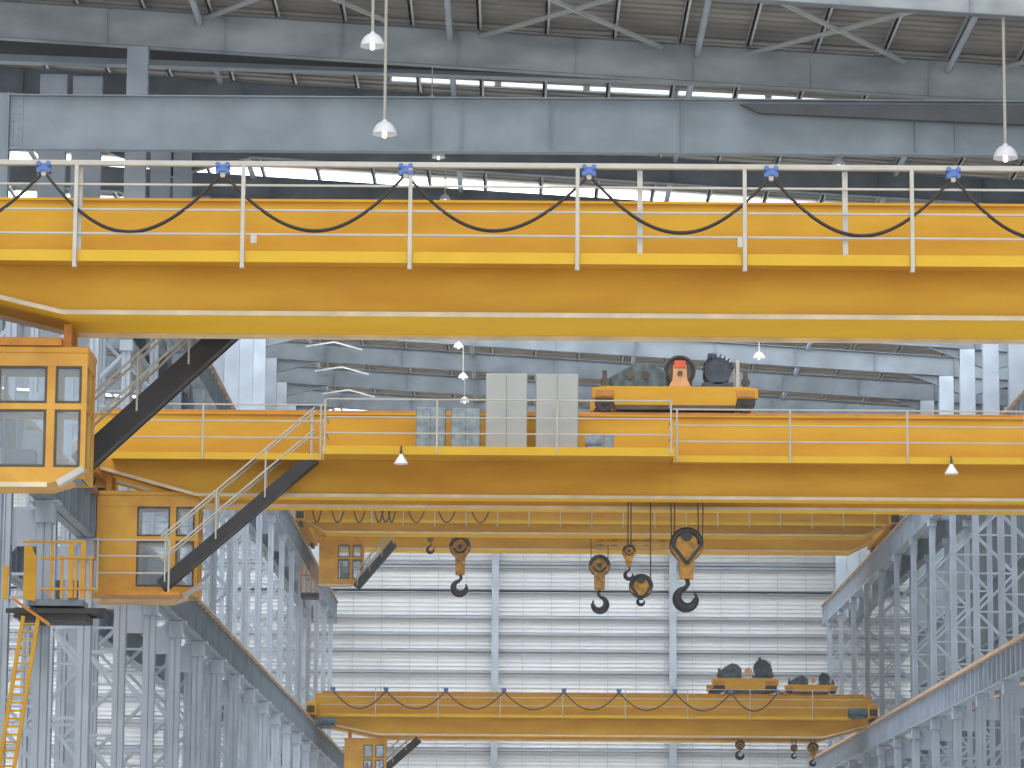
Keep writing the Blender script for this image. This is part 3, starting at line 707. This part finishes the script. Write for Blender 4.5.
# ---- crane 4: lower rails, far
Y4c = 192.0
zb = at(500, 735.5, Y4c).z; D4 = at(500, 694, Y4c).z - zb
c4 = thing('bridge_crane', (0, Y4c, zb), 'lowest far yellow bridge crane with two dark hoists and festoon cable loops', 'crane', 'bridge cranes')
bl, brr = at(378, 735, Y4c).x, XLR-2.6
girder(c4, Y4c, .8, zb, D4, XLL+.1, XLR+.1, bl, brr, .8); girder(c4, Y4c+5.2, .8, zb, D4, XLL+.1, XLR+.1, bl, brr, .8, 'rear_girder')
zf4 = at(500, 715.5, Y4c-.9).z; walkway(c4, XLL+.5, XLR-.5, Y4c, .9, zf4, .12)
xs = post_xs(at(438, 700, Y4c-.9).x, 3.5, XLL+.5, XLR-.5)
zt4 = at(500, 688, Y4c-.95).z
handrail(c4, XLL+.5, XLR-.5, Y4c-.95, zf4, xs, [.55, 1.0, zt4-zf4], low=.15, m='pale')
for xe in (XLL, XLR): end_truck(c4, xe, Y4c-1.6, Y4c+7.4, ZL)
for xe, pp in ((XLL+.6, (316, 722)), (XLR-1.3, (848, 713))):
    b = MB(); P = at(pp[0], pp[1], Y4c-1.2); b.tube([P, P+Vector((1.1, 0, 0))], .28, 14); b.box(P.x+.2, P.x+.9, P.y-.3, P.y+.3, P.z-.35, P.z-.2); b.build('drive_motor', 'machine', c4)
k4 = cab(c4, at(386, 750, Y4c+1).x, Y4c+1.0, at(360, 737, Y4c+1).z, W=2.35, Hh=2.9)
stair(c4, at(378, 775, Y4c+2.0), at(419, 739, Y4c+2.0), dep=.4, w=.6, m='dark')
cpx = [333, 386, 446, 504, 564, 619, 675, 731, 777]
for i, px in enumerate(cpx):
    P = at(px, 688.5, Y4c-1.0); P.z = zt4-.1
    festoon_carrier(P, .8, 'tiny cable carrier on the lowest far crane, %s from the left' % ORD[i], 'festoon carriers of the lowest crane')
for i in range(len(cpx)-1):
    P, Q = at(cpx[i], 689, Y4c-1.05), at(cpx[i+1], 689, Y4c-1.05); P.z = Q.z = zt4-.2
    festoon_loop(P, Q, 1.0, .035, 1, 'thin festoon cable loop on the lowest far crane, %s from the left' % ORD[i], 'festoon loops of the lowest crane')
zt = zb+D4+.13
hoist_trolley(711, 777, Y4c+.4, zt, 'dark hoist trolley on the lowest far crane, left of the two', gauge=5.2, rich=False, ks=1.5)
hoist_trolley(783, 835, Y4c+.4, zt, 'low grey hoist trolley on the lowest far crane, right of the two', gauge=5.2, rich=False, ks=1.15)

# ---------------------------------------------------------------- hook blocks
def hook_block(px, pyd, rd, psh0, psh1, pyh, rh, Y, ztop, label, ropes=(), opening=1, vee=False, shank_w=None):
    """disc centre pyd radius rd; shank psh0..psh1; hook centre pyh radius rh (pixels)"""
    sc = Y/3400.0*1.03
    c = at(px, pyd, Y); r = rd*sc; h = at(px, pyh, Y); R = rh*sc
    s0, s1 = at(px, psh0, Y).z, at(px, psh1, Y).z; sw = (shank_w or rd*.7)*sc/2
    t = thing('hook_block', (h.x, Y, h.z-R), label, 'crane hook', 'crane hook blocks')
    dY = max(.16, r*.45)
    for yy in (-1, 1):
        y0 = Y+yy*dY; b = MB(); n = 26
        poly = [(c.x+r*1.02*math.cos(a_), c.z+r*1.02*math.sin(a_)) for a_ in [math.radians(-35+250*i/n) for i in range(n+1)]]
        poly += [(h.x-sw, s0), (h.x+sw, s0)]
        b.prism(poly, y0-.03, y0+.03); b.build('cheek_plate', 'block', t)
    b = MB()
    for yy in (-.6, -.2, .2, .6): b.disc((c.x, 0, c.z+r*.03), r*1.07, Y+yy*dY-.04, Y+yy*dY+.04, 30)
    b.build('sheave', 'brown', t)
    # front guard: dark rim with a yellow centre
    b = MB(); y0 = Y-dY-.07
    arc = [Vector((c.x+r*.86*math.cos(a_), y0, c.z+r*.86*math.sin(a_))) for a_ in [math.radians(0+180*i/18) for i in range(19)]]
    b.tube(arc, r*.17, 6)
    if vee:
        b.bar((c.x-r*.95, y0, c.z), (c.x, y0, c.z-r*1.25), r*.2, .06); b.bar((c.x+r*.95, y0, c.z), (c.x, y0, c.z-r*1.25), r*.2, .06)
        b.disc((c.x, 0, c.z+r*.55), r*.35, y0-.03, y0+.03)
    else:
        b.disc((c.x, 0, c.z), r*.22, y0-.05, y0+.03, 16)
        b.tube([Vector((c.x+r*.6*math.cos(a_), y0, c.z+r*.6*math.sin(a_))) for a_ in [math.radians(190+160*i/10) for i in range(11)]], r*.09, 6)
    b.build('sheave_guard', 'hook', t)
    if s0 > s1+.05:
        b = MB(); b.prism([(h.x-sw*1.15, s0+sw), (h.x+sw*1.15, s0+sw), (h.x+sw, s1), (h.x-sw, s1)], Y-dY*.8, Y+dY*.8); b.build('crosshead', 'block', t, bevel=.02)
    pts = []; rs = []
    top = Vector((h.x, Y, s1)); pts.append(top+Vector((0, 0, .05))); rs.append(R*.17)
    pts.append(Vector((h.x+opening*R*.12, Y, h.z+R*1.0))); rs.append(R*.17)
    N = 16
    for i in range(N+1):
        a_ = math.radians(100 + (290)*i/N); u = i/N
        rr = R*.70
        x = -opening*math.cos(a_)*rr if False else opening*math.cos(a_)*rr
        pts.append(Vector((h.x + x, Y, h.z + math.sin(a_)*rr)))
        rs.append(R*(.18+.20*math.sin(math.pi*min(1, u*1.05))**1.2) if u < .93 else R*.10)
    b = MB(); b.tube(pts, rs, 12); b.build('hook', 'hook', t)
    for i, (dx, dt) in enumerate(ropes):
        p0 = at(px+dx, pyd, Y); tx = at(px+dt, pyd, Y).x
        MB().tube([p0, (tx, Y, ztop)], max(.018, .9*sc*.5), 6).build('wire_rope', 'rope', t)
    return t
zt2 = at(600, 398, Y2c+1.4).z
hook_block(686.5, 545, 15.5, 562, 579, 598, 13.5, Y2c+1.5, zt2, 'largest hook block with big dark hook, farthest right under the second crane', [(-15, -17), (-12, -12), (12, 10), (16, 18)], 1, True, 13)
hook_block(629, 552, 6.2, 562, 567, 575, 5.5, Y2c+1.1, zt2, 'small hook block hanging above the round block under the second crane', [(2, 2), (-1, -1)], 1, False, 5)
hook_block(641, 586.5, 11, 596, 598, 601.5, 4.6, Y2c+1.95, zt2, 'round yellow hook block with tiny hook between the two larger hooks', [(9.5, 9.5)], 1, True, 5)
zt3 = at(600, 520, Y3c+4).z
hook_block(599.5, 566, 10, 573, 590, 604, 9.5, Y3c+4.2, zt3, 'yellow hook block with dark hook opening left, under the far upper crane', [(-8.5, -8.5), (8.5, 8.5)], -1, False, 10)
hook_block(460, 547, 10, 558, 575, 587.5, 9.2, Y3c+4.2, zt3, 'yellow hook block with dark hook at the left, under the far upper crane', [(-8.5, -8.5), (8.5, 8.5)], 1, False, 9)
hook_block(430.5, 538, 3.6, 541, 544, 549.5, 4.4, Y3c+4.2, zt3, 'smallest dark hook left of the left hook block', [(-2, -4), (2, 4)], 1, False, 3)
zt4b = at(740, 700, Y4c+2).z
hook_block(740, 745, 4.5, 748, 750, 755, 4.8, Y4c+2.5, zt4b, 'small dark hook under the left hoist of the lowest crane', [(-2, -2), (2, 2)], 1, False, 5)
hook_block(794, 748, 3.2, 750, 752, 756, 3.0, Y4c+2.5, zt4b, 'tiny hook under the right hoist of the lowest crane, left one', [(-2, -2), (2, 2)], 1, False, 3)
hook_block(813, 748, 5, 753, 757, 763, 3.5, Y4c+2.5, zt4b, 'orange hook block beside the right lower runway beam', [(-2, -2), (2, 2)], 1, False, 5)
# lower trolley bits of crane 3 seen between its girders
a, e = at(596, 546, Y3c+4), at(668, 546, Y3c+4)
t = thing('hoist_trolley', (a.x, Y3c+4, a.z), 'low hoist frame slung between the girders of the far upper crane', 'hoist trolley', 'hoist trolleys')
MB().box(a.x, e.x, Y3c+2.6, Y3c+5.6, a.z, a.z+.12).build('frame', 'yellow', t)
MB().box(a.x+.1, e.x-.1, Y3c+1.0, Y3c+7.8, zb3+D3+.12, zb3+D3+.4).build('carriage', 'yellow', t)
for px in (600, 614, 633, 647, 663):
    P = at(px, 543, Y3c+3.4); MB().tube([P+Vector((-.2, 0, 0)), P+Vector((.2, 0, 0))], .16, 10).build('sheave', 'brown', t)
for xx in (a.x+.1, e.x-.1): MB().box(xx-.05, xx+.05, Y3c+3, Y3c+3.1, a.z, zb3+D3+.2).build('hanger', 'yellow', t)

# ---------------------------------------------------------------- lamps
def pendant(px, py, Y, wpx, top, label, group='dome pendant lamps'):
    """py = lower rim of the dome; top = z where the rod is fixed"""
    Y = min(YF, key=lambda v: abs(v-Y)); c = at(px, py, Y); r = wpx/2*Y/3400*1.02; top = rz(c.x)+.0
    t = thing('pendant_lamp', (c.x, Y, c.z-.3*r), label, 'lamp', group)
    MB().lathe(c, [(r*1.03, -.03*r), (r, .05*r), (r*.93, .35*r), (r*.75, .68*r), (r*.5, .92*r), (r*.22, 1.05*r), (r*.16, 1.2*r), (.001, 1.22*r)], 24).build('lamp_shade', 'white', t)
    MB().lathe(c, [(r*.05, -.35*r), (r*.18, -.3*r), (r*.22, -.1*r), (r*.2, .3*r), (.001, .5*r)], 14).build('bulb', 'bulb', t)
    MB().tube([c+Vector((0, 0, 1.15*r)), (c.x, Y, top)], max(.02, .045*r/.36), 8).build('hanging_rod', 'pale', t)
    return t
def roofz(px, Y): return rz(at(px, 100, Y).x)
pendant(372.5, 46, 103.0, 24.5, roofz(372, 103)+.8, 'white dome pendant lamp highest in the picture, near the top left of centre')
pendant(384.5, 134, 104.4, 24.5, roofz(385, 104)+1.3, 'white dome pendant lamp hanging in front of the tie beam, left of centre')
pendant(1005.5, 158, 103.3, 24.5, roofz(1005, 103), 'white dome pendant lamp at the right edge in front of the tie beam')
pendant(838.5, 165.5, 122.0, 14, roofz(838, 122), 'small white dome lamp just above the crane rail, right of centre')
pendant(438.5, 157.5, 122.0, 13.5, roofz(438, 122), 'small white dome lamp just above the crane rail, left of centre')
pendant(445, 200, 130.0, 11, roofz(445, 130), 'small white lamp just above the near yellow girder')
pendant(458.5, 347.5, 160, 9.5, roofz(458, 162), 'tiny white lamp, topmost of three above the cabinets')
pendant(463, 378, 168, 9.5, roofz(463, 170), 'tiny white lamp, middle of three above the cabinets')
pendant(464.5, 402, 176, 9.5, roofz(464, 178), 'tiny white lamp, lowest of three above the cabinets')
pendant(759, 358, 165, 11, roofz(759, 165), 'tiny white lamp right of the hoist trolley')
pendant(432, 100, 116.0, 9, roofz(432, 116)+.4, 'tiny white lamp above the tie beam')
def underlamp(px, py0, py1, label, Y):
    a = at(px, py0, Y); e = at(px, py1, Y); h = a.z-e.z
    t = thing('work_lamp', (a.x, Y, e.z), label, 'lamp', 'work lamps below the walkway')
    MB().lathe(e, [(h*.5, 0), (h*.48, .08*h), (h*.3, .38*h), (h*.14, .62*h), (h*.12, .7*h), (.001, .7*h)], 18).build('lamp_shade', 'white', t)
    b = MB(); b.tube([e+Vector((0, 0, .62*h)), a], h*.09, 8); b.build('socket', 'brown', t)
    b = MB(); b.tube([a, a+Vector((0, .1, .12))], .02, 6); b.build('hook_arm', 'brown', t)
underlamp(401, 450, 464, 'small conical work lamp under the second crane walkway, left of the cabinets', Y2c-2.15)
underlamp(951.5, 460, 474, 'small conical work lamp under the second crane walkway, at the right', Y2c-1.05)

# ---------------------------------------------------------------- left landing platform and ladder
Yp = 80.2
zd = at(60, 611, Yp).z; za = at(60, 601, Yp).z; x0, x1 = at(6, 600, Yp).x, at(99, 600, Yp).x
t = thing('landing_platform', ((x0+x1)/2, Yp, zd), 'landing platform with yellow guard rails and dark deck beside the left columns', 'platform')
b = MB(); b.box(x0+.3, x1-.3, Yp+.1, Yp+1.42, zd-.22, zd-.05)
b.box(x0, x1, Yp, Yp+.12, zd-.05, zd+.06); b.box(x0+.6, x1-.2, Yp+.12, Yp+1.3, zd, zd+.06); b.box(x0, x1, Yp+1.3, Yp+1.4, zd-.05, zd+.2); b.build('deck', 'dark', t)
MB().box(x0+.5, x1-.4, Yp+.1, Yp+1.2, za-.1, za+.05).build('grating', 'steel', t)
for (pa, pb, ya, yb) in ((23, 37, 545, 599), (2, 8, 566, 598)):
    A, B = at(pa, yb, Yp), at(pb, ya, Yp)
    MB().prism([(A.x, A.z), (B.x, A.z-.05), (B.x, B.z-.3), (A.x+.15, B.z), (A.x, B.z)], Yp, Yp+.05).build('side_plate', 'yellow', t)
for px in (51, 61, 70, 75, 82, 90): 
    A = at(px, 598, Yp); wd = .06 if px in (70, 82) else .035
    MB().box(A.x-wd, A.x+wd, Yp, Yp+.05, A.z, at(px, 541 if px in (51, 70, 82) else 556, Yp).z).build('guard_post', 'cab', t)
for yy, xa, xb in ((541.5, 23, 83), (558, 40, 94), (589, 40, 98)):
    MB().tube([at(xa, yy, Yp), at(xb, yy, Yp)], .03, 6).build('guard_rail', 'cab', t)
b = MB(); P, Q = at(12, 598, Yp), at(50, 625, Yp); b.bar(P, Q, .07, .05); b.build('brace', 'orange', t)
# ladder
P, Q = at(31, 616, 80.25), at(3, 790, 80.25)
t = thing('access_ladder', (Q.x, 80.25, Q.z), 'sloping yellow access ladder below the landing platform at the left edge', 'ladder')
for dx in (-.18, .18): MB().bar(P+Vector((dx, 0, 0)), Q+Vector((dx, 0, 0)), .09, .08).build('stile', 'yellow', t)
n = 22
for i in range(1, n):
    c = P.lerp(Q, i/n); MB().tube([c+Vector((-.18, 0, 0)), c+Vector((.18, 0, 0))], .022, 6).build('rung', 'yellow', t)

# ---------------------------------------------------------------- dusty air in the hall
hz = MB().box(-40, 42, 40, 231.0, .5, 45).build('dusty_air', 'floor', loc=(0, 40, .5))
hm = bpy.data.materials.new('thin_haze'); hm.use_nodes = True; nt = hm.node_tree; nt.nodes.clear()
vo = nt.nodes.new('ShaderNodeVolumeScatter'); vo.inputs['Density'].default_value = 0.0005; vo.inputs['Color'].default_value = (0.93, 0.96, 1, 1)
ou = nt.nodes.new('ShaderNodeOutputMaterial'); nt.links.new(vo.outputs[0], ou.inputs['Volume'])
hz.data.materials.clear(); hz.data.materials.append(hm); tag(hz, 'thin dusty haze filling the hall between the cranes', 'haze', kind='stuff')
